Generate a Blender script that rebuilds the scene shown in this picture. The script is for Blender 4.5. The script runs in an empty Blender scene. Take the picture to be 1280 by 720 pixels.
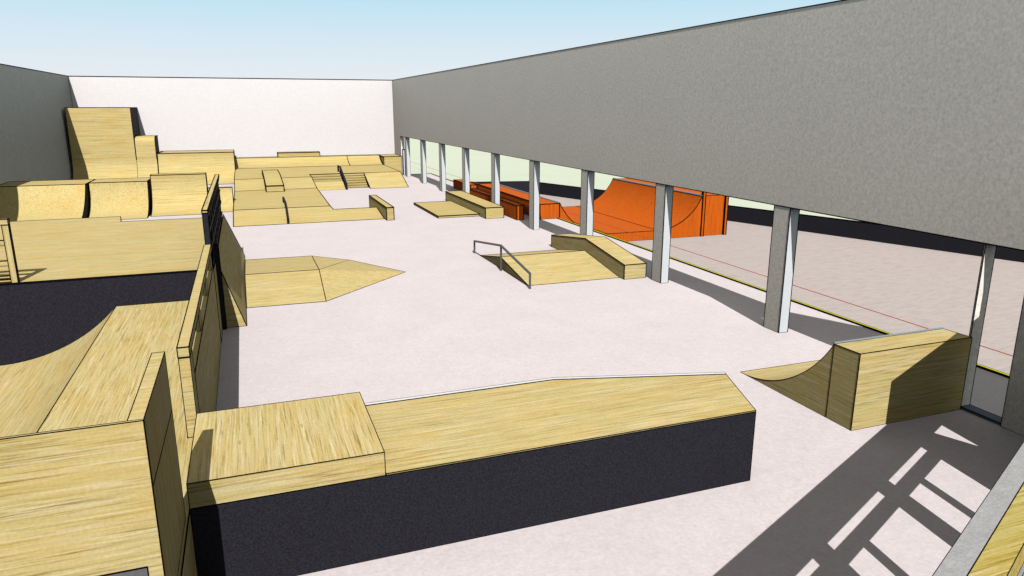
import bpy, bmesh, math
from mathutils import Vector, Matrix
from mathutils.geometry import tessellate_polygon

scene = bpy.context.scene
COL = scene.collection
R = math.radians

# ------------------------------------------------------------------ materials
def new_mat(name):
    m = bpy.data.materials.new(name); m.use_nodes = True
    nt = m.node_tree
    b = nt.nodes['Principled BSDF']
    return m, nt, b

def node(nt, t, **kw):
    n = nt.nodes.new(t)
    for k, v in kw.items():
        setattr(n, k, v)
    return n

def coords(nt, scale, rot=(0, 0, 0)):
    tc = node(nt, 'ShaderNodeTexCoord'); mp = node(nt, 'ShaderNodeMapping')
    mp.inputs['Scale'].default_value = scale
    mp.inputs['Rotation'].default_value = rot
    nt.links.new(tc.outputs['Object'], mp.inputs['Vector'])
    return mp.outputs['Vector']

def noise(nt, vec, scale, detail=3, rough=.55, dist=0):
    n = node(nt, 'ShaderNodeTexNoise')
    n.inputs['Scale'].default_value = scale; n.inputs['Detail'].default_value = detail
    n.inputs['Roughness'].default_value = rough; n.inputs['Distortion'].default_value = dist
    nt.links.new(vec, n.inputs['Vector'])
    return n.outputs['Fac']

def ramp(nt, fac, stops):
    r = node(nt, 'ShaderNodeValToRGB')
    e = r.color_ramp.elements
    while len(e) < len(stops): e.new(.5)
    for el, (p, c) in zip(e, stops):
        el.position = p; el.color = (*c, 1)
    nt.links.new(fac, r.inputs['Fac'])
    return r.outputs['Color']

def mix(nt, a, b, fac, mode='MIX'):
    m = node(nt, 'ShaderNodeMix', data_type='RGBA', blend_type=mode)
    for sock, v in ((m.inputs[0], fac), (m.inputs[6], a), (m.inputs[7], b)):
        if isinstance(v, (int, float)): sock.default_value = v
        elif isinstance(v, tuple): sock.default_value = (*v, 1)
        else: nt.links.new(v, sock)
    return m.outputs[2]

def bump(nt, b, h, strength=.2, dist=.02):
    bp = node(nt, 'ShaderNodeBump')
    bp.inputs['Strength'].default_value = strength; bp.inputs['Distance'].default_value = dist
    nt.links.new(h, bp.inputs['Height']); nt.links.new(bp.outputs['Normal'], b.inputs['Normal'])

def wood_mat(name, grain, light, base, dark, k=1.0, strength=.85, knots=True):
    """streaky plywood; grain = axis the fibres run along; k = size of the streaks"""
    m, nt, b = new_mat(name)
    def sc(along, across):
        s = [across / k] * 3; s['xyz'.index(grain)] = along / k
        return tuple(s)
    fine = noise(nt, coords(nt, sc(1.0, 46)), 1.0, 5, .72, .3)
    mid = noise(nt, coords(nt, sc(.55, 17)), 1.0, 5, .66, .7)
    pale = noise(nt, coords(nt, sc(.55, 22)), 1.3, 3, .6, .4)
    broad = noise(nt, coords(nt, sc(.9, 2.2)), 1.0, 3)
    c = ramp(nt, mid, [(.32, dark), (.44, base), (.55, base), (.68, light)])
    p_ = ramp(nt, pale, [(.50, (0, 0, 0)), (.64, (1, 1, 1))])
    c = mix(nt, c, (min(1, light[0] * 1.02), light[1] * 1.02, min(1, light[2] * 1.25)), mix(nt, (0, 0, 0), p_, .55 * strength))
    f = ramp(nt, fine, [(.34, (.36, .30, .18)), (.42, (.76, .72, .62)), (.49, (1, 1, 1)), (.80, (1.0, 1.0, 1.0))])
    c = mix(nt, c, f, strength, 'MULTIPLY')
    tint = ramp(nt, broad, [(.34, (.94, .98, .97)), (.5, (1, 1, 1)), (.66, (1.0, .94, .82))])
    c = mix(nt, c, tint, .9, 'MULTIPLY')
    if knots:      # sparse stretched knots
        v = node(nt, 'ShaderNodeTexVoronoi'); v.inputs['Scale'].default_value = 1.0
        nt.links.new(coords(nt, sc(.8, 2.6)), v.inputs['Vector'])
        kn = ramp(nt, v.outputs['Distance'], [(.0, (1, 1, 1)), (.03, (1, 1, 1)), (.08, (0, 0, 0)), (1, (0, 0, 0))])
        c = mix(nt, c, (dark[0] * .55, dark[1] * .5, dark[2] * .5), mix(nt, (0, 0, 0), kn, .55))
    grn = noise(nt, coords(nt, (1, 1, 1)), 30 / k, 1)
    c = mix(nt, c, ramp(nt, grn, [(.35, (.84, .84, .84)), (.65, (1.0, 1.0, 1.0))]), .6, 'MULTIPLY')
    nt.links.new(c, b.inputs['Base Color'])
    b.inputs['Roughness'].default_value = .75
    b.inputs['Specular IOR Level'].default_value = .15
    bump(nt, b, fine, .12, .004)
    return m

def grain_mat(name, col, var=.12, scale=40, rough=.85, spec=.1, blot=.05, bscale=.5, bmp=0, second=0):
    m, nt, b = new_mat(name)
    n1 = noise(nt, coords(nt, (1, 1, 1)), scale, 2, .7)
    n2 = noise(nt, coords(nt, (1, 1, 1)), bscale, 4, .6)
    lo = tuple(c * (1 - var) for c in col); hi = tuple(min(1, c * (1 + var)) for c in col)
    c = ramp(nt, n1, [(.3, lo), (.7, hi)])
    bl = ramp(nt, n2, [(.3, (1 - 2 * blot,) * 3), (.7, (1, 1, 1))])
    c = mix(nt, c, bl, 1.0, 'MULTIPLY')
    if second:
        n3 = noise(nt, coords(nt, (1, 1, 1)), second, 2, .7)
        c = mix(nt, c, ramp(nt, n3, [(.3, (1 - var * 1.1,) * 3), (.7, (1, 1, 1))]), 1.0, 'MULTIPLY')
    nt.links.new(c, b.inputs['Base Color'])
    b.inputs['Roughness'].default_value = rough
    b.inputs['Specular IOR Level'].default_value = spec
    if bmp: bump(nt, b, n1, bmp, .01)
    return m

LIGHT, BASE, DARK = (.75, .645, .37), (.62, .495, .21), (.54, .405, .135)
WOOD = {}
for g in 'xyz':
    WOOD[g, 'near'] = wood_mat('plywood_near_' + g, g, LIGHT, BASE, DARK, 1.0)
    WOOD[g, 'far'] = wood_mat('plywood_far_' + g, g, (.67, .555, .275), (.615, .485, .20), (.545, .41, .14), 2.2, .6, False)
ORANGE = wood_mat('orange_stained_ply', 'z', (.68, .15, .006), (.61, .112, .005), (.48, .075, .004), 2.0, .7, False)
NAVY = grain_mat('charcoal_paint', (.023, .022, .030), .5, 38, .8, .1)
LINE = new_mat('black_edge_outline')[0]  # drawn outline along part edges, built as thin tubes; no real trim strip
LINE.node_tree.nodes['Principled BSDF'].inputs['Base Color'].default_value = (.006, .006, .007, 1)
LINE.node_tree.nodes['Principled BSDF'].inputs['Roughness'].default_value = 1
LINE.node_tree.nodes['Principled BSDF'].inputs['Specular IOR Level'].default_value = 0
GREYWALL = grain_mat('grey_wall_plaster', (.97, .875, .80), .11, 14, .9, .05, .02, .4, 0, 7)
LEFTWALL = grain_mat('left_wall_plaster', (.97, .90, .82), .11, 7, .9, .05, .02, .4, 0, 4)
WHITEWALL = grain_mat('white_wall_plaster', (.785, .75, .76), .04, 7, .9, .05, .01, .3, 0, 4)
COLMAT = grain_mat('grey_column_paint', (.66, .685, .72), .05, 25, .8, .1)
FLOORM = grain_mat('polished_concrete_floor', (.735, .665, .682), .075, 15, .8, .1, .035, .7, 0, 5)
GROUNDM = grain_mat('pale_green_ground', (.60, .66, .53), .05, 6, .9, .05, .02, .2)
STEEL = grain_mat('dark_grey_steel', (.10, .105, .115), .15, 40, .5, .4)
PALESTEEL = grain_mat('galvanised_coping', (.80, .81, .83), .08, 40, .5, .3)
BLUEGREY = grain_mat('blue_grey_coping', (.24, .28, .31), .1, 30, .6, .2)
YELLOW = grain_mat('yellow_kerb_paint', (.62, .60, .02), .08, 20, .8, .1)
REDLINE = grain_mat('red_axis_line', (.80, .12, .10), .05, 20, .8, .1)
SILLM = grain_mat('blue_grey_sill', (.16, .20, .25), .1, 25, .8, .1)
DARKGREYM = grain_mat('dark_grey_panel', (.16, .15, .17), .15, 40, .8, .1)

def wavy_mat(name, col, scale):
    m, nt, b = new_mat(name)
    n1 = noise(nt, coords(nt, (.55, 1.6, 1.6)), scale, 5, .65, .6)
    n2 = noise(nt, coords(nt, (1, 1, 1)), scale * 6, 2)
    c = ramp(nt, n1, [(.25, tuple(x * .84 for x in col)), (.5, col), (.75, tuple(min(1, x * 1.08) for x in col))])
    c = mix(nt, c, ramp(nt, n2, [(.3, (.93, .93, .93)), (.7, (1, 1, 1))]), 1.0, 'MULTIPLY')
    nt.links.new(c, b.inputs['Base Color']); b.inputs['Roughness'].default_value = .9
    b.inputs['Specular IOR Level'].default_value = .08
    bump(nt, b, n1, .5, .05)
    return m
TERRACE = wavy_mat('rough_pinkish_concrete', (.51, .445, .42), 2.6)
CAPM = grain_mat('grey_render_cap', (.41, .41, .415), .10, 60, .9, .05, .06, 9, .3, 22)

# ------------------------------------------------------------------ builders
class MB:
    """collects faces (world coordinates) and links them as ONE mesh object"""
    def __init__(self):
        self.bm = bmesh.new(); self.extra = []
    def poly(self, pts):
        vs = [self.bm.verts.new(p) for p in pts]
        self.bm.faces.new(vs); return self
    def box(self, x0, x1, y0, y1, z0, z1):
        p = [(x, y, z) for z in (z0, z1) for y in (y0, y1) for x in (x0, x1)]
        v = [self.bm.verts.new(q) for q in p]
        for f in ((0, 2, 3, 1), (4, 5, 7, 6), (0, 1, 5, 4), (2, 6, 7, 3), (0, 4, 6, 2), (1, 3, 7, 5)):
            self.bm.faces.new([v[i] for i in f])
        return self
    def solid(self, quad, lo, hi):
        """vertical prism over a plan polygon"""
        n = len(quad)
        a = [self.bm.verts.new((x, y, lo)) for x, y in quad]
        b = [self.bm.verts.new((x, y, hi)) for x, y in quad]
        self.bm.faces.new(a[::-1]); self.bm.faces.new(b)
        for i in range(n):
            j = (i + 1) % n
            self.bm.faces.new([a[i], a[j], b[j], b[i]])
        return self
    def prism_x(self, prof, x0, x1):
        """profile of (y, z) pushed along x"""
        n = len(prof)
        a = [self.bm.verts.new((x0, y, z)) for y, z in prof]
        b = [self.bm.verts.new((x1, y, z)) for y, z in prof]
        self.bm.faces.new(a[::-1]); self.bm.faces.new(b)
        for i in range(n):
            j = (i + 1) % n
            self.bm.faces.new([a[i], a[j], b[j], b[i]])
        return self
    def sheet_x(self, prof, x0, x1):
        """open strip: polyline of (y, z) pushed along x"""
        a = [self.bm.verts.new((x0, y, z)) for y, z in prof]
        b = [self.bm.verts.new((x1, y, z)) for y, z in prof]
        for i in range(len(prof) - 1):
            self.bm.faces.new([a[i], b[i], b[i + 1], a[i + 1]])
        return self
    def sheet_y(self, prof, y0, y1):
        a = [self.bm.verts.new((x, y0, z)) for x, z in prof]
        b = [self.bm.verts.new((x, y1, z)) for x, z in prof]
        for i in range(len(prof) - 1):
            self.bm.faces.new([a[i], b[i], b[i + 1], a[i + 1]])
        return self
    def bar(self, p, q, r, sides=8):
        p, q = Vector(p), Vector(q); d = (q - p).normalized()
        u = d.orthogonal().normalized(); w = d.cross(u)
        ring = []
        for c in (p, q):
            ring.append([self.bm.verts.new(c + r * (math.cos(t) * u + math.sin(t) * w))
                         for t in [2 * math.pi * i / sides for i in range(sides)]])
        for i in range(sides):
            j = (i + 1) % sides
            self.bm.faces.new([ring[0][i], ring[0][j], ring[1][j], ring[1][i]])
        self.bm.faces.new(ring[0][::-1]); self.bm.faces.new(ring[1])
        return self
    def seam(self, *pts):
        """a dark joint drawn along a polyline"""
        for a, b in zip(pts, pts[1:]): self.extra.append((Vector(a), Vector(b)))
        return self

ROOT = {}
def base_of(o): return Vector(ROOT.get(o.name, (0, 0, 0)))

def build(name, mb, mats, parent=None, base=None, e=.012, smooth=False, closed=True):
    """mats: one material, or (main, material for faces looking along x).  e: half width of the black edge trim"""
    bm = mb.bm
    bmesh.ops.recalc_face_normals(bm, faces=bm.faces)
    if not isinstance(mats, tuple): mats = (mats, mats)
    for f in bm.faces:
        f.material_index = 2 if abs(f.normal.x) > .75 else 0
        f.smooth = smooth
    segs = list(mb.extra)
    if e:
        for ed in bm.edges:
            lf = ed.link_faces
            if len(lf) == 1 or (len(lf) == 2 and lf[0].normal.angle(lf[1].normal, 0) > R(24)):
                segs.append((ed.verts[0].co.copy(), ed.verts[1].co.copy()))
    r = (e or .022) * 1.28
    for a, b in segs:
        d = b - a
        if d.length < 1e-5: continue
        d.normalize()
        u = d.cross(Vector((0, 0, 1)))
        if u.length < .1: u = Vector((1, 0, 0))
        u.normalize(); w = d.cross(u)
        u, w = (u + w).normalized() * r, (u - w).normalized() * r
        ring = [[bm.verts.new(c + s * v) for v, s in ((u, 1), (w, 1), (u, -1), (w, -1))] for c in (a - d * r * .6, b + d * r * .6)]
        fs = [bm.faces.new([ring[0][i], ring[0][(i + 1) % 4], ring[1][(i + 1) % 4], ring[1][i]]) for i in range(4)]
        fs += [bm.faces.new(ring[0][::-1]), bm.faces.new(ring[1])]
        for f in fs: f.material_index = 1
    if parent is not None:
        off = base_of(parent)
    elif base is not None:
        off = Vector(base)
    else:
        co = [v.co for v in bm.verts]
        off = Vector(((min(c.x for c in co) + max(c.x for c in co)) / 2, (min(c.y for c in co) + max(c.y for c in co)) / 2, min(c.z for c in co)))
    for v in bm.verts: v.co -= off
    me = bpy.data.meshes.new(name); bm.to_mesh(me); bm.free()
    for m in (mats[0], LINE, mats[1]): me.materials.append(m)
    o = bpy.data.objects.new(name, me); COL.objects.link(o)
    if parent is not None: o.parent = parent
    else:
        o.location = off; ROOT[o.name] = tuple(off)
    return o

def tag(o, label, cat, group=None):
    o['label'] = label; o['category'] = cat
    if group: o['group'] = group
    return o

def struct(o):
    o['kind'] = 'structure'; return o

def thing(name, loc, label, cat, group=None):
    o = bpy.data.objects.new(name, None); COL.objects.link(o)
    o.empty_display_size = .3; o.location = loc; ROOT[o.name] = tuple(loc)
    return tag(o, label, cat, group)

def wood(q, top='x', side='y'):
    return (WOOD[top, q], WOOD[side, q])

def arc(y0, z0, y1, z1, n=14):
    """concave curve, flat at (y0,z0), rising to (y1,z1)"""
    dy, dz = y1 - y0, z1 - z0
    rad = (dy * dy + dz * dz) / (2 * dz)
    t1 = math.atan2(abs(dy), rad - dz)
    s = 1 if dy > 0 else -1
    return [(y0 + s * rad * math.sin(t1 * i / n), z0 + rad * (1 - math.cos(t1 * i / n))) for i in range(n + 1)]

# ------------------------------------------------------------------ setting
f = MB().solid([(-12.748, -14), (15.94, -14), (15.94, 65.27), (13.6, 65.27), (13.6, 68.258), (-12.748, 68.258)], -1.7, 0)
struct(build('floor', f, FLOORM, base=(0, 0, 0), e=.04))
PZ, GZ = -1.57, -.54          # sunken pavement and the ground round it
g_ = MB()
g_.poly([(-900, -900, GZ), (15.95, -900, GZ), (15.95, 900, GZ), (-900, 900, GZ)])
g_.poly([(15.95, 62.45, GZ), (24.0, 60.7, GZ), (24.0, 900, GZ), (15.95, 900, GZ)])
g_.poly([(24.0, 60.7, GZ), (54.2, -30, GZ), (900, -30, GZ), (900, 900, GZ), (24.0, 900, GZ)])
g_.poly([(15.95, -900, GZ), (900, -900, GZ), (900, -30, GZ), (54.2, -30, GZ), (15.95, -30, GZ)])
struct(build('ground', g_, GROUNDM, base=(0, 0, GZ), e=0))
t = MB().poly([(15.95, -30, PZ), (54.4, -30, PZ), (24.1, 60.8, PZ), (15.95, 62.6, PZ)])
struct(build('pavement', t, TERRACE, base=(16, 0, PZ), e=0))
struct(build('kerb', MB().box(15.942, 16.06, -14, 65.2, -1.6, .03), YELLOW, base=(16.0, 0, -1.6), e=.007))

# ------------------------------------------------------------------ walls
XW = 13.29
prof = [(-12, 3.44), (65.4, 3.44), (65.4, 0), (68.26, 0), (68.26, 8.39), (8.5, 8.39), (.4, 14.5), (-12, 14.5)]  # near end raised out of view to cast the wide floor shadow
tag(build('wall', MB().prism_x(prof, XW, XW + .3), GREYWALL, e=.014),
    'long grey wall raised on the row of columns along the hall', 'wall')
tag(build('wall', MB().box(-13.05, -12.75, -6, 68.26, 0, 8.39), LEFTWALL, e=.025),
    'dark grey wall along the left side behind the tall quarter pipe', 'wall')
tag(build('wall', MB().box(-13.05, 13.59, 68.262, 68.56, 0, 8.39), WHITEWALL, e=.03),
    'bright white wall closing the far end of the hall', 'wall')

# near right end: pier, door jamb and sill
dw = thing('doorway', (13.44, 8.9, 0), 'grey doorway with dark sill beside the near quarter pipe', 'doorway')
build('pier', MB().box(XW + .002, XW + .298, 6.62, 8.75, 0, 3.437), GREYWALL, dw, e=.007)
build('jamb', MB().box(XW + .002, XW + .298, 9.64, 9.67, 0, 3.437), GREYWALL, dw, e=.007)
build('sill', MB().box(XW + .03, XW + .297, 8.752, 9.638, 0, .05), SILLM, dw, e=.007)

# columns
ys = [15.04, 21.09, 27.06, 33.05, 39.04, 45.03, 51.02, 57.0, 63.0]
where = ['nearest, standing behind the curved quarter pipe at right',
         'second nearest, beside the near end of the ramped ledge',
         'third nearest, standing behind the ramped ledge',
         'fourth nearest, in front of the orange deck corner',
         'fifth nearest, behind the end of the low wooden bench',
         'sixth nearest, between the two orange steps',
         'seventh nearest, left of the small far orange box',
         'eighth nearest, in open floor near the far end',
         'farthest of the full height ones, next to the short post']
col0 = None
for i, y in enumerate(ys):
    if i == 0:
        col0 = build('column', MB().box(XW, XW + .296, y, y + .62, 0, 3.437), (COLMAT, GREYWALL), base=(XW + .15, y + .31, 0), e=.011)
        o = col0
    else:
        o = col0.copy(); COL.objects.link(o); o.location = (XW + .15, y + .31, 0)
    tag(o, 'square grey column, ' + where[i], 'column', 'grey columns carrying the long wall')
tag(build('post', MB().box(13.34, 13.50, 64.8, 64.95, 0, 2.3), COLMAT, e=.03),
    'short grey post at the far end of the column row', 'post')

# low black wall outside
lw = thing('low_wall', (24.2, 32.4, 0), 'low black retaining wall along the far side of the sunken pavement', 'wall')
def slab(p, q, w):
    p, q = Vector(p), Vector(q); d = (q - p).normalized(); n = Vector((-d.y, d.x)) * w
    return [tuple(p), tuple(q), tuple(q + n), tuple(p + n)]
build('wall_run', MB().solid(slab((54.2, -30), (24.0, 60.7), -.12), PZ - .05, GZ + .004), NAVY, lw, e=.02)
build('wall_return', MB().solid(slab((23.98, 60.72), (16.1, 62.43), -.12), PZ - .05, GZ + .004), NAVY, lw, e=.02)
t = thing('axis_line', (17.48, -10, 0), 'thin red drawing axis line running straight above the sunken pavement', 'line')  # red modelling axis, built as a thin rod; no real string here
build('axis_rod', MB().bar((17.48, -10, 0), (17.48, 84, 0), .013, 6), REDLINE, t, e=0)
for y in (-10, 84):
    build('added_stake', MB().bar((17.48, y, PZ if y < 0 else GZ), (17.48, y, .06), .03, 6), STEEL, t, e=0)  # made-up stakes to hold up the axis line

# ------------------------------------------------------------------ entrance facade at the camera side (its shadow lies on the floor)
th = R(24.8); TT = Vector((math.cos(th), math.sin(th))); NN = Vector((-math.sin(th), math.cos(th))); N0 = .594
def fp(u, n, z):
    p = TT * u + NN * n; return (p.x, p.y, z)
outer = [(-4, 0), (14.85, 0), (14.85, 5.05), (11.95, 5.05), (11.95, 3.949), (-4, 3.949)]
def rect(u0, u1, z0, z1): return [(u0, z0), (u1, z0), (u1, z1), (u0, z1)]
holes = [rect(10.20, 11.92, 3.03, 3.21), rect(7.71, 9.73, 3.02, 3.21), rect(5.2, 7.23, 3.02, 3.21), rect(2.7, 4.7, 3.02, 3.21),
         rect(10.97, 11.92, .9, 2.72), rect(10.20, 10.76, .9, 2.72), rect(8.47, 9.74, .9, 2.72), rect(7.70, 8.26, .9, 2.72),
         rect(5.97, 7.23, .9, 2.72), rect(5.2, 5.76, .9, 2.72), rect(3.5, 4.7, .9, 2.72), rect(2.7, 3.26, .9, 2.72),
         [(13.2, 2.28), (13.21, 3.22), (12.72, 3.22)]]  # unseen triangular opening, shaped to throw the sun sliver on the floor
fac = thing('facade', fp(6, N0 - .05, 0), 'grey topped window wall with a timber rail in the lower right corner', 'wall')
mb = MB()
loops = [outer] + holes
flat = [p for l in loops for p in l]
tris = tessellate_polygon([[Vector((u, z, 0)) for u, z in l] for l in loops])
va = [mb.bm.verts.new(fp(u, N0, z)) for u, z in flat]
vb = [mb.bm.verts.new(fp(u, N0 - .025, z)) for u, z in flat]
for a, b, c in tris:
    mb.bm.faces.new([va[a], va[b], va[c]]); mb.bm.faces.new([vb[c], vb[b], vb[a]])
k = 0
for l in loops:
    n = len(l)
    for i in range(n):
        j = (i + 1) % n
        mb.bm.faces.new([va[k + i], va[k + j], vb[k + j], vb[k + i]])
    k += n
build('window_wall', mb, CAPM, fac, e=0)
mb = MB(); mb.solid([fp(u, n, 0)[:2] for u, n in ((-4, .494), (11.94, .494), (11.94, N0), (-4, N0))], 3.95, 4.131)
build('cap', mb, CAPM, fac, e=.0016)
mb = MB(); mb.solid([fp(u, n, 0)[:2] for u, n in ((-4, .377), (11.9, .377), (11.9, .492), (-4, .492))], 3.98, 4.132)
WOODT = wood_mat('timber_rail_wood', 'x', (.68, .58, .27), (.50, .40, .11), (.32, .24, .05), .5)
hr = build('timber_rail', mb, WOODT, fac, e=.0016)
mb = MB(); mb.solid([fp(u, n, 0)[:2] for u, n in ((-4, .24), (11.9, .24), (11.9, .374), (-4, .374))], 3.86, 3.90)
build('inner_ledge', mb, CAPM, fac, e=.0016)
for u in (3.40, 4.6, 5.8):
    mb = MB(); mb.solid([fp(a, n, 0)[:2] for a, n in ((u, .26), (u + .10, .26), (u + .10, .372), (u, .372))], 3.902, 3.93)
    build('bracket', mb, DARKGREYM, fac, e=.0016)

# ------------------------------------------------------------------ generic quarter pipe facing the camera side
def quarter(name, x0, x1, toe, lip, z, back, label, group=None, q='far', grain='x', e=.019, coping=None, base_z=0):
    t = thing(name, ((x0 + x1) / 2, (toe + back) / 2, base_z), label, 'ramp', group)
    pr = arc(toe, base_z, lip, z)
    build('transition', MB().sheet_x(pr, x0, x1), wood(q, grain), t, e=e, smooth=False)
    build('deck', MB().sheet_x([(lip, z), (back, z)], x0, x1), wood(q, grain), t, e=e)
    for x in (x0, x1):
        build('side_panel', MB().poly([(x, y, zz) for y, zz in pr + [(back, z), (back, base_z)]]), (NAVY, NAVY), t, e=e)
    build('back_panel', MB().poly([(x0, back, base_z), (x1, back, base_z), (x1, back, z), (x0, back, z)]), wood(q, 'x'), t, e=e)
    if coping:
        build('coping', MB().bar((x0, lip, z + .01), (x1, lip, z + .01), coping), BLUEGREY, t, e=0)
    return t

# near right quarter (between the columns)
t = thing('quarter_pipe', (11.9, 11.2, 0), 'lone curved wooden quarter pipe beside the doorway, half its back in shadow', 'ramp')
pr = arc(12.93, 0, 10.24, 1.54, 18)
build('transition', MB().sheet_x(pr, 10.42, 13.28), wood('near', 'x'), t, e=.007)
build('deck', MB().sheet_x([(10.24, 1.54), (9.6, 1.55)], 10.42, 13.28), wood('near', 'x'), t, e=.007)
for x in (10.42, 13.28):
    m_ = MB().poly([(x, y, z) for y, z in pr + [(9.6, 1.55), (9.6, 0)]])
    m_.seam((x, 10.24, 0), (x, 10.24, 1.54))
    build('side_panel', m_, wood('near', 'y'), t, e=.007)
build('back_panel', MB().poly([(10.42, 9.6, 0), (13.28, 9.6, 0), (13.28, 9.6, 1.55), (10.42, 9.6, 1.55)]), wood('near', 'x'), t, e=.007)
build('coping', MB().bar((10.42, 10.26, 1.55), (13.28, 10.26, 1.55), .025), BLUEGREY, t, e=0)

# ------------------------------------------------------------------ foreground ledge and box
t = thing('ledge', (3.2, 9.9, 0), 'big foreground ledge with black front, wooden top and bent back edge', 'ledge')
plan = [(-1.0, 8.71), (7.39, 8.71), (7.93, 10.22), (4.85, 11.06), (-1.0, 11.06)]
build('body', MB().solid(plan, 0, 1.23), NAVY, t, e=.006)
top = [(1.41, 8.712), (7.389, 8.712), (7.927, 10.219), (4.85, 11.057), (1.41, 11.057)]
build('top', MB().solid(top, 1.232, 1.252), wood('near', 'x', 'x'), t, e=.0055)
mb = MB()
a, b, c = Vector((1.41, 11.085, 1.245)), Vector((4.853, 11.085, 1.245)), Vector((7.94, 10.245, 1.245))
mb.solid([(1.41, 11.06), (4.85, 11.06), (7.93, 10.222), (7.955, 10.30), (4.87, 11.145), (1.41, 11.145)], 1.17, 1.262)
build('coping', mb, PALESTEEL, t, e=.004)
tag(build('box', MB().box(-1.0, 1.40, 8.71, 10.9, 1.233, 1.57), (WOOD['y', 'near'], WOOD['y', 'near']), e=.006),
    'low wooden box on the left end of the black fronted ledge', 'box')
bx = [o for o in bpy.data.objects if o.name == 'box'][0]
bx.data.materials.append(WOOD['x', 'near'])
for p in bx.data.polygons:
    if p.normal.y < -.9 and p.material_index == 0: p.material_index = 3

# ------------------------------------------------------------------ mini ramp on the left
D = 1.22
t = thing('mini_ramp', (-4, 13, 0), 'large wooden mini ramp at left with high front wall and side deck', 'ramp')
pr = [(x, z) for x, z in arc(-6.0, 0, -3.31, D, 18)]
build('transition', MB().sheet_y(pr, 6.635, 19.37), WOOD['y', 'near'], t, e=.008)
build('deck', MB().poly([(-3.31, 6.635, D), (-1.003, 6.635, D), (-1.003, 10.86, D), (-1.161, 10.86, D), (-1.161, 19.37, D), (-3.31, 19.37, D)]), WOOD['y', 'near'], t, e=.008)
build('flat_bottom', MB().poly([(-9.5, 6.76, .006), (-6.0, 6.76, .006), (-6.0, 19.37, .006), (-9.5, 19.37, .006)]), WOOD['y', 'near'], t, e=0)
fw_ = MB().box(-9.5, -1.04, 6.6, 6.63, 0, 3.32)
build('front_wall', fw_, (WOOD['x', 'near'], WOOD['z', 'near']), t, e=.004)
mb = MB().box(-1.172, -1.04, 6.632, 8.55, D + .003, 3.318); mb.seam((-1.038, 6.64, 2.66), (-1.038, 8.55, 2.62))
build('side_wall', mb, (WOOD['x', 'near'], WOOD['z', 'near']), t, e=.0045)
build('door_opening', MB().box(-1.62, -1.17, 6.585, 6.597, 0, 1.88), DARKGREYM, t, e=.004)  # dark sheet painted to stand for the doorway's dark opening
build('side_panel', MB().box(-1.148, -1.005, 6.64, 10.868, 0, D - .004), (WOOD['x', 'near'], WOOD['y', 'near']), t, e=0)

rl = thing('railing', (-1.08, 15.1, 0), 'thick wooden railing along the mini ramp deck, with open gaps below its top rail', 'railing')
mats_r = (WOOD['x', 'near'], WOOD['y', 'near'])
build('top_rail', MB().box(-1.16, -1.0, 10.87, 19.33, 2.48, 2.63), mats_r, rl, e=.008)
build('lower_board', MB().box(-1.158, -1.002, 11.31, 19.33, 0, 2.05), mats_r, rl, e=.008)
build('post', MB().box(-1.157, -1.003, 10.872, 11.308, 0, 2.467), mats_r, rl, e=.006)
for y in (13.6, 16.3, 18.9):
    build('post', MB().box(-1.15, -1.03, y, y + .5, 2.053, 2.477), mats_r, rl, e=.005)

# platform beyond the mini ramp, wood topped with a charcoal front
t = thing('platform', (-5.2, 24, 0), 'wooden platform behind the mini ramp with plain black front face', 'platform')
plan = [(-9.5, 19.38), (-1.0, 19.38), (-1.0, 28.9), (-4.4, 28.9), (-4.6, 30.3), (-9.5, 30.3)]
build('body', MB().solid(plan, 0, 1.96), (NAVY, WOOD['y', 'near']), t, e=.012)
build('top', MB().solid([(-9.5, 19.382), (-1.002, 19.382), (-1.002, 28.898), (-4.4, 28.898), (-4.6, 30.298), (-9.5, 30.298)], 1.962, 1.985), wood('near', 'x', 'x'), t, e=.013)
build('corner_post', MB().box(-.998, -.88, 20.60, 20.69, 0, 2.4), NAVY, t, e=.006)

# tall lattice fence on the platform's right edge
t = thing('fence', (-1.06, 24.6, 1.985), 'dark lattice fence with wooden cap on the right edge of the platform', 'fence')
build('cap_rail', MB().box(-1.135, -1.0, 19.40, 29.8, 3.42, 3.49), wood('near', 'y'), t, e=.014)
build('end_panel', MB().box(-1.133, -1.002, 19.40, 19.46, 1.988, 3.417), NAVY, t, e=.01)
build('added_back_board', MB().box(-1.13, -1.10, 19.463, 29.79, 1.988, 3.417), wood('near', 'y'), t, e=0)  # board added behind the open lattice so its gaps look shaded
for z in (1.988, 2.42, 2.86, 3.28):
    build('lattice_rail', MB().box(-1.097, -1.008, 19.463, 29.79, z, z + .09), NAVY, t, e=0)
for i in range(9):
    y = 20.4 + i * 1.15
    for dy, z0, z1 in ((0, 2.08, 2.418), (.52, 2.512, 2.858), (0, 2.952, 3.278)):
        if y + dy + .42 < 29.79:
            build('slat', MB().box(-1.097, -1.006, y + dy, y + dy + .26, z0, z1), NAVY, t, e=0)

# steep wallride bank below the fence
t = thing('wallride', (-.7, 25.5, 0), 'steep dark side bank leaning on the platform below the lattice fence', 'ramp')
build('riding_face', MB().poly([(-.36, 20.75, 0), (-.36, 31.2, 0), (-.40, 31.2, .12), (-.99, 29.8, 1.95), (-.99, 20.75, 1.95)]), WOOD['y', 'near'], t, e=.014)
build('end_panel', MB().poly([(-.99, 20.75, 0), (-.36, 20.75, 0), (-.99, 20.75, 1.95)]), WOOD['x', 'near'], t, e=.012)
build('far_panel', MB().poly([(-.99, 29.8, 0), (-.36, 31.2, 0), (-.40, 31.2, .12), (-.99, 29.8, 1.95)]), WOOD['x', 'near'], t, e=.012)

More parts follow.
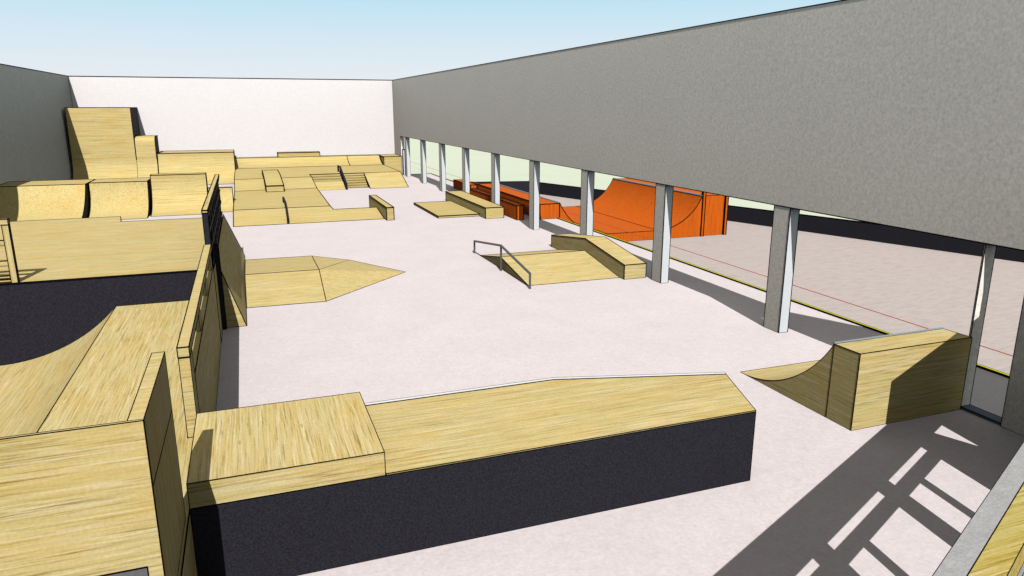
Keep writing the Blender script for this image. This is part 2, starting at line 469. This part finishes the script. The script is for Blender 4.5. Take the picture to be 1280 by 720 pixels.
# wooden guard at the left end of the platform
t = thing('guard_rail', (-6.4, 19.42, 1.985), 'wooden slatted guard rail at the left end of the platform', 'railing')
build('post', MB().box(-5.40, -5.265, 19.385, 19.50, 1.988, 3.36), (WOOD['z', 'near'], NAVY), t, e=.009)
build('post', MB().box(-7.6, -7.46, 19.385, 19.50, 1.988, 3.36), (WOOD['z', 'near'], NAVY), t, e=.009)
build('top_rail', MB().box(-7.7, -5.263, 19.384, 19.502, 3.363, 3.49), wood('near', 'x'), t, e=.009)
for z, h in ((2.88, .12), (2.40, .12), (2.21, .05), (2.11, .05), (2.02, .05)):
    build('slat', MB().box(-7.458, -5.403, 19.40, 19.47, z, z + h), wood('near', 'x'), t, e=.008)

# ------------------------------------------------------------------ jump box in the middle left
t = thing('pyramid_ramp', (1.5, 26, 0), 'low wooden pyramid ramp pointing right across the open floor', 'ramp')
A, L = (2.12, 25.6, .41), (-.35, 25.6, .42)
fl, fr, tip, pt, br, bl = (-.35, 22.72, 0), (2.03, 22.66, 0), (5.28, 25.95, 0), (3.58, 28.88, 0), (2.25, 30.22, 0), (-.35, 30.3, 0)
build('front_bank', MB().poly([fl, fr, A, L]), WOOD['x', 'near'], t, e=.014)
build('back_bank', MB().poly([L, A, br, bl]), WOOD['x', 'near'], t, e=.014)
build('hip', MB().poly([fr, tip, A]).poly([tip, pt, A]).poly([pt, br, A]), WOOD['x', 'near'], t, e=0).data
hm = MB(); hm.bar(fr, tip, .014, 4).bar(tip, pt, .014, 4).bar(pt, A, .010, 4).bar(pt, br, .014, 4)
build('outline', hm, LINE, t, e=0)  # drawn outlines along the hip edges
build('end_panel', MB().poly([fl, L, bl]), WOOD['y', 'near'], t, e=.012)

# ------------------------------------------------------------------ kicker with ramped ledge and rail
t = thing('kicker', (10.4, 25.2, 0), 'low wooden kicker ramp between the grey rail and the bent ledge', 'ramp')
x0, x1 = 8.82, 12.365
build('front_bank', MB().sheet_x([(22.36, 0), (25.3, .45)], x0, x1), WOOD['x', 'near'], t, e=.014)
build('back_bank', MB().sheet_x([(25.3, .45), (27.92, 0)], x0, x1), WOOD['x', 'near'], t, e=.014)
m_ = MB().poly([(x0, 22.36, 0), (x0, 25.3, .45), (x0, 27.92, 0)]); m_.seam((x0, 25.3, 0), (x0, 25.3, .45))
build('side_panel', m_, WOOD['y', 'near'], t, e=.012)
build('side_panel', MB().poly([(x1, 22.36, 0), (x1, 25.3, .45), (x1, 27.92, 0)]), WOOD['y', 'near'], t, e=.01)
bl_ = MB().prism_x([(22.05, 0), (22.05, .53), (25.28, .95), (28.65, .53), (28.65, 0)], 12.37, 13.25)
tag(build('ledge', bl_, wood('near', 'x'), e=.014), 'wooden ledge bent over the kicker ramp, next to the columns', 'ledge')
t = thing('grind_rail', (8.7, 25.2, 0), 'bent grey steel grind rail along the left side of the kicker', 'rail')
pa, pb, pc = (8.71, 21.96, .53), (8.70, 24.9, .97), (8.76, 28.46, .52)
mb = MB()
mb.bar(pa, pb, .045).bar(pb, pc, .045)
build('top_tube', mb, STEEL, t, e=0)
for p in (pa, pb, pc):
    build('leg', MB().bar((p[0], p[1], 0), p, .042), STEEL, t, e=0)

# ------------------------------------------------------------------ manual pad and bench
tag(build('manual_pad', MB().box(9.75, 12.16, 38.45, 44.5, 0, .13), wood('far', 'x'), e=.022), 'flat low wooden pad on the floor beside the bench', 'pad')
tag(build('bench', MB().box(12.175, 13.24, 37.4, 45.8, 0, .61), wood('far', 'x'), e=.022), 'long low wooden bench block beside the flat pad', 'bench')

# ------------------------------------------------------------------ orange park beyond the columns
t = thing('orange_deck', (15.4, 42, 0), 'long orange deck with grey coping along its outer edge', 'ramp', None)
om = (ORANGE, ORANGE)
build('body', MB().box(14.9, 16.05, 36.13, 47.4, 0, .84), om, t, e=.02)
build('coping', MB().bar((16.06, 36.15, .86), (16.06, 47.4, .86), .05), BLUEGREY, t, e=0)
tag(build('step_box', MB().box(13.62, 14.0, 36.3, 39.4, 0, .81), om, e=.02), 'orange step block at the near end of the orange deck', 'box', 'orange step blocks')
tag(build('step_box', MB().box(13.62, 14.0, 41.1, 45.4, 0, .81), om, e=.02), 'orange step block farther back, half hidden by the bench', 'box', 'orange step blocks')
tag(build('step_box', MB().box(14.72, 15.3, 49.0, 53.0, 0, .62), om, e=.025), 'small far orange block beyond the orange deck', 'box')

t = thing('half_pipe', (20.7, 41.7, PZ), 'big orange half pipe standing on the sunken pavement, curved side towards the hall', 'ramp')
RR, ZF, ZC, XL, XR, Y0, Y1 = 3.28, -1.04, .85, 16.08, 25.33, 36.13, 47.4
h_ = ZC - ZF; w_ = math.sqrt(RR * RR - (RR - h_) ** 2)
cl = [(x, z) for x, z in arc(XL + w_, ZF, XL, ZC, 22)][::-1]
cr = arc(XR - w_, ZF, XR, ZC, 22)
build('transition', MB().sheet_y(cl, Y0, Y1), om, t, e=.02, smooth=True)
build('flat_bottom', MB().sheet_y([cl[-1], cr[0]], Y0, Y1), om, t, e=.012)
build('transition', MB().sheet_y(cr, Y0, Y1), om, t, e=.02, smooth=True)
for y in (Y0, Y1):
    build('end_panel', MB().poly([(x, y, z) for x, z in cl + cr] + [(XR, y, PZ), (XL, y, PZ)]), om, t, e=.014)
build('deck', MB().box(XR + .19, 26.95, Y0 + .06, Y1, PZ, .86), om, t, e=.014)
build('coping', MB().bar((XR + .03, Y0, .87), (XR + .03, Y1, .87), .07), BLUEGREY, t, e=0)
for x in (XR + .005, 26.96):
    build('trim_post', MB().box(x, x + .18, Y0 - .06, Y0 + .055, PZ, 1.3), (ORANGE, NAVY), t, e=.028)

# ------------------------------------------------------------------ street plaza in the middle distance
t = thing('street_plaza', (5, 54, 0), 'wide wooden street course with banks, deck and stairs before the white wall', 'ramp')
XA, XB = -.87, 11.6
E_ = .024
wf = WOOD['x', 'far']
build('front_bank', MB().poly([(XA, 39.28, 0), (6.92, 39.28, 0), (6.92, 41.62, .34), (4.46, 41.62, .34), (4.36, 42.35, .45), (XA, 42.35, .45)]), wf, t, e=E_)
build('lower_deck', MB().poly([(XA, 42.35, .45), (4.36, 42.35, .45), (4.55, 52.3, .45), (XA, 52.1, .45)]), wf, t, e=E_)
build('middle_bank', MB().poly([(XA, 52.1, .45), (4.55, 52.3, .45), (4.5, 55.5, .95), (XA, 55.2, .95)]), wf, t, e=E_)
build('upper_deck', MB().poly([(XA, 55.2, .95), (4.5, 55.5, .95), (4.52, 57.6, .95), (XB, 57.6, .95), (XB, 65.1, .95), (XA, 65.1, .95)]), wf, t, e=E_)
build('right_bank', MB().poly([(8.69, 54.7, 0), (XB, 54.7, 0), (XB, 57.6, .95), (8.69, 57.6, .95)]), wf, t, e=E_)
bq = arc(65.1, .95, 67.2, 1.68, 8)
m_ = MB().sheet_x(bq, XA, XB); m_.seam(*[(8.68, y, z + .02) for y, z in bq]); m_.extra += m_.extra
build('back_quarter', m_, wf, t, e=E_ + .004)
build('back_deck', MB().sheet_x([(67.2, 1.68), (68.25, 1.68)], XA, XB), wf, t, e=E_)
build('side_panel', MB().poly([(XA, 39.28, 0), (XA, 42.35, .45), (XA, 52.1, .45), (XA, 55.2, .95), (XA, 65.1, .95), (XA, 67.2, 1.68), (XA, 68.25, 1.68), (XA, 68.25, 0)]), WOOD['y', 'far'], t, e=E_)
build('side_panel', MB().poly([(XB, 54.7, 0), (XB, 57.6, .95), (XB, 65.1, .95), (XB, 67.2, 1.68), (XB, 68.25, 1.68), (XB, 68.25, 0)]), WOOD['y', 'far'], t, e=E_)
build('inner_panel', MB().poly([(4.46, 41.62, 0), (4.46, 41.62, .34), (4.36, 42.35, .45), (4.55, 52.3, .45), (4.5, 55.5, .95), (4.52, 57.6, .95), (4.52, 57.6, 0)]), WOOD['y', 'far'], t, e=E_)
build('ridge_panel', MB().poly([(4.46, 41.62, 0), (6.92, 41.62, 0), (6.92, 41.62, .34), (4.46, 41.62, .34)]), wf, t, e=E_)
build('end_panel', MB().poly([(6.92, 39.28, 0), (6.92, 41.62, .34), (6.92, 41.62, 0)]), WOOD['y', 'far'], t, e=E_)
def stairs(x0, x1, pts):
    m = MB(); m.prism_x(pts, x0, x1); return m
def step_profile(ytop, ztop, ybot, zbot, n):
    pr = [(ytop, ztop)]
    dy, dz = (ybot - ytop) / n, (zbot - ztop) / n
    y, z = ytop, ztop
    for i in range(n):
        z += dz; pr.append((y, z)); y += dy; pr.append((y, z))
    return pr
sp = [(57.70, 0), (57.70, .93)] + step_profile(57.59, .93, 55.6, .02, 6) + [(55.6, 0)]
build('stair', stairs(6.98, 8.68, sp), (WOOD['x', 'far'], WOOD['y', 'far']), t, e=.012)
sp = [(57.70, 0), (57.70, .93)] + step_profile(57.59, .93, 56.2, .48, 3) + [(54.78, 0)]
build('stair', stairs(4.56, 6.86, sp), (WOOD['x', 'far'], WOOD['y', 'far']), t, e=.012)

t = thing('handrail', (6.92, 57, 0), 'black handrail running down between the two wooden stairs', 'rail')
mb = MB(); mb.bar((6.92, 59.3, 1.42), (6.92, 57.9, 1.42), .07).bar((6.92, 57.9, 1.42), (6.92, 54.6, .42), .07)
build('top_tube', mb, NAVY, t, e=0)
for y, z0, z1 in ((59.3, .95, 1.42), (57.9, .95, 1.42), (56.2, .35, .92), (54.6, 0, .42)):
    build('leg', MB().bar((6.92, y, z0), (6.92, y, z1), .07), NAVY, t, e=0)
mb = MB().poly([(6.9, 57.6, .96), (6.9, 54.7, .04), (6.94, 54.7, .30), (6.94, 57.6, 1.3)])
build('infill_panel', mb, NAVY, t, e=.01)

t = thing('flat_bar', (1.9, 42, 0), 'thin black flat bar running down the front bank of the street course', 'rail')
mb = MB(); mb.bar((1.93, 44.9, .75), (1.92, 42.4, .75), .06).bar((1.92, 42.4, .75), (1.84, 39.4, .30), .06)
build('top_tube', mb, NAVY, t, e=0)
for p, z0 in (((1.93, 44.9, .75), .45), ((1.92, 42.4, .75), .45), ((1.84, 39.4, .30), .02)):
    build('leg', MB().bar((p[0], p[1], z0), p, .06), NAVY, t, e=0)

mb = MB().prism_x([(50.9, .452), (50.9, .86), (55.7, 1.22), (59.3, 1.22), (59.3, .952), (55.35, .952), (52.2, .452)], 1.13, 2.28)
tag(build('manual_box', mb, (WOOD['x', 'far'], WOOD['y', 'far']), e=.034), 'narrow sloped wooden box lying across the middle bank', 'box')
tag(build('hubba_ledge', MB().prism_x([(38.7, 0), (38.7, .70), (44.4, .72), (44.4, 0)], 6.95, 7.35), (WOOD['x', 'far'], WOOD['y', 'far']), e=.026),
    'tall narrow wooden ledge at the right end of the front bank', 'ledge')
tag(build('extension', MB().box(2.72, 6.30, 67.22, 68.2, 1.683, 2.07), wood('far', 'x'), e=.03), 'flat wooden extension block on top of the back quarter', 'box')
tag(build('corner_box', MB().box(11.66, 13.27, 65.1, 68.24, 0, 1.67), wood('far', 'x'), e=.026), 'square wooden box in the far corner under the grey wall', 'box')

# ------------------------------------------------------------------ quarters behind the platform
quarter('quarter_pipe', -12.72, -8.42, 42.0, 45.5, 1.86, 48.4, 'wide quarter pipe against the left wall, partly in its shadow', 'row of quarter pipes behind the platform', grain='z')
quarter('quarter_pipe', -8.36, -5.40, 44.0, 46.1, 1.86, 48.4, 'middle quarter pipe of the row behind the platform', 'row of quarter pipes behind the platform', grain='z')
quarter('quarter_pipe', -5.28, -2.30, 44.65, 46.65, 2.14, 47.4, 'slightly taller quarter pipe at the right of the row', 'row of quarter pipes behind the platform')
quarter('bank_ramp', -2.26, -.90, 45.12, 46.7, 1.28, 47.0, 'small ramp between the lattice fence and the street course', grain='z')

# big end ramp below the white wall
quarter('quarter_pipe', -6.58, -.86, 61.9, 64.3, 2.38, 67.7, 'long quarter pipe stretching right from the tall vert wall', 'large ramps at the far end', e=.028)
def tall(name, x0, x1, z, label, curve, back):
    t = thing(name, ((x0 + x1) / 2, 65, 0), label, 'ramp', 'large ramps at the far end')
    pr = arc(61.9, 0, 63.95, 2.2) + curve
    m_ = MB().sheet_x(pr, x0, x1)
    for x in (x0, x1):
        m_.seam(*[(x, a, b) for a, b in pr if b > 1.9])
    build('transition', m_, WOOD['x', 'far'], t, e=0)
    m_ = MB().sheet_x([pr[-1], (back, z)], x0, x1); m_.seam((x0, back, z), (x1, back, z))
    m_.seam((x1, pr[-1][0], z), (x1, back, z))
    if curve[0][1] > 4: m_.seam((x0, pr[-1][0], z), (x1, pr[-1][0], z))
    build('deck', m_, WOOD['x', 'far'], t, e=0)
    for x in (x0, x1):
        build('side_panel', MB().poly([(x, a, b) for a, b in pr + [(back, z), (back, 0)]]), (NAVY, NAVY), t, e=0)
    return t
tall('vert_ramp', -12.5, -8.08, 5.95, 'tallest wooden vert wall in the far left corner', [(64.1, 5.95)], 68.24)
tall('vert_extension', -8.05, -6.62, 3.72, 'rounded medium extension beside the tall vert wall', [(64.05, 3.2), (64.12, 3.45), (64.3, 3.64), (64.6, 3.72)], 66.6)

# ------------------------------------------------------------------ light, sky, camera
AZ, EL = R(9.6), R(45.4)
d = Vector((math.sin(AZ) * math.cos(EL), math.cos(AZ) * math.cos(EL), -math.sin(EL)))
sl = bpy.data.lights.new('sun', 'SUN'); sl.energy = 5.0; sl.angle = R(.2); sl.color = (1.0, .975, .94)
so = bpy.data.objects.new('sun', sl); COL.objects.link(so); so.rotation_euler = d.to_track_quat('-Z', 'Y').to_euler(); so.location = (0, 0, 30)
w = bpy.data.worlds.new('World'); scene.world = w; w.use_nodes = True
nt = w.node_tree; bg = nt.nodes['Background']
sky = nt.nodes.new('ShaderNodeTexSky'); sky.sky_type = 'NISHITA'; sky.sun_disc = False
sky.sun_elevation = EL; sky.sun_rotation = math.atan2(-d.x, -d.y)
sky.air_density = 1.0; sky.dust_density = .6; sky.ozone_density = 1.0; sky.altitude = 0
# pale haze band low over the horizon, fading upwards into the clear Nishita sky
tc = nt.nodes.new('ShaderNodeTexCoord'); sp_ = nt.nodes.new('ShaderNodeSeparateXYZ')
nt.links.new(tc.outputs['Generated'], sp_.inputs[0])
def wr(stops):
    r = nt.nodes.new('ShaderNodeValToRGB'); e = r.color_ramp.elements
    while len(e) < len(stops): e.new(.5)
    for el, (p, c) in zip(e, stops): el.position = p; el.color = (*c, 1)
    nt.links.new(sp_.outputs['Z'], r.inputs['Fac']); return r.outputs['Color']
HZ = 1.0
haze = wr([(0.0, (.90, .93, .94)), (.047, (.82, .895, .955)), (.08, (.735, .87, .963)), (.134, (.555, .825, .975)), (.30, (.25, .5, .75))])
amt = wr([(0.0, (1, 1, 1)), (.13, (1, 1, 1)), (.26, (0, 0, 0))])
bg2 = nt.nodes.new('ShaderNodeBackground'); bg2.inputs['Strength'].default_value = 1.0
hs = nt.nodes.new('ShaderNodeHueSaturation'); hs.inputs['Saturation'].default_value = .25
tn = nt.nodes.new('ShaderNodeMix'); tn.data_type = 'RGBA'; tn.blend_type = 'MULTIPLY'; tn.inputs[0].default_value = 1
tn.inputs[7].default_value = (1.06, 1.02, .88, 1)
nt.links.new(sky.outputs['Color'], hs.inputs['Color']); nt.links.new(hs.outputs['Color'], tn.inputs[6])
nt.links.new(haze, bg2.inputs['Color']); nt.links.new(tn.outputs[2], bg.inputs['Color'])
bg.inputs['Strength'].default_value = .095
mx = nt.nodes.new('ShaderNodeMixShader')
nt.links.new(amt, mx.inputs[0]); nt.links.new(bg.outputs[0], mx.inputs[1]); nt.links.new(bg2.outputs[0], mx.inputs[2])
nt.links.new(mx.outputs[0], nt.nodes['World Output'].inputs['Surface'])

cam = bpy.data.cameras.new('camera'); co = bpy.data.objects.new('camera', cam); COL.objects.link(co)
co.location = (0, 0, 6.0); co.rotation_euler = (R(90 - 14.19), 0, R(-20.157))
cam.sensor_width = 36; cam.lens = 895.66 * 36 / 1280; cam.clip_end = 3000; cam.clip_start = .05
scene.camera = co
scene.view_settings.view_transform = 'Standard'; scene.view_settings.look = 'None'
scene.view_settings.exposure = -.1; scene.view_settings.gamma = 1
scene.cycles.max_bounces = 6; scene.cycles.diffuse_bounces = 0
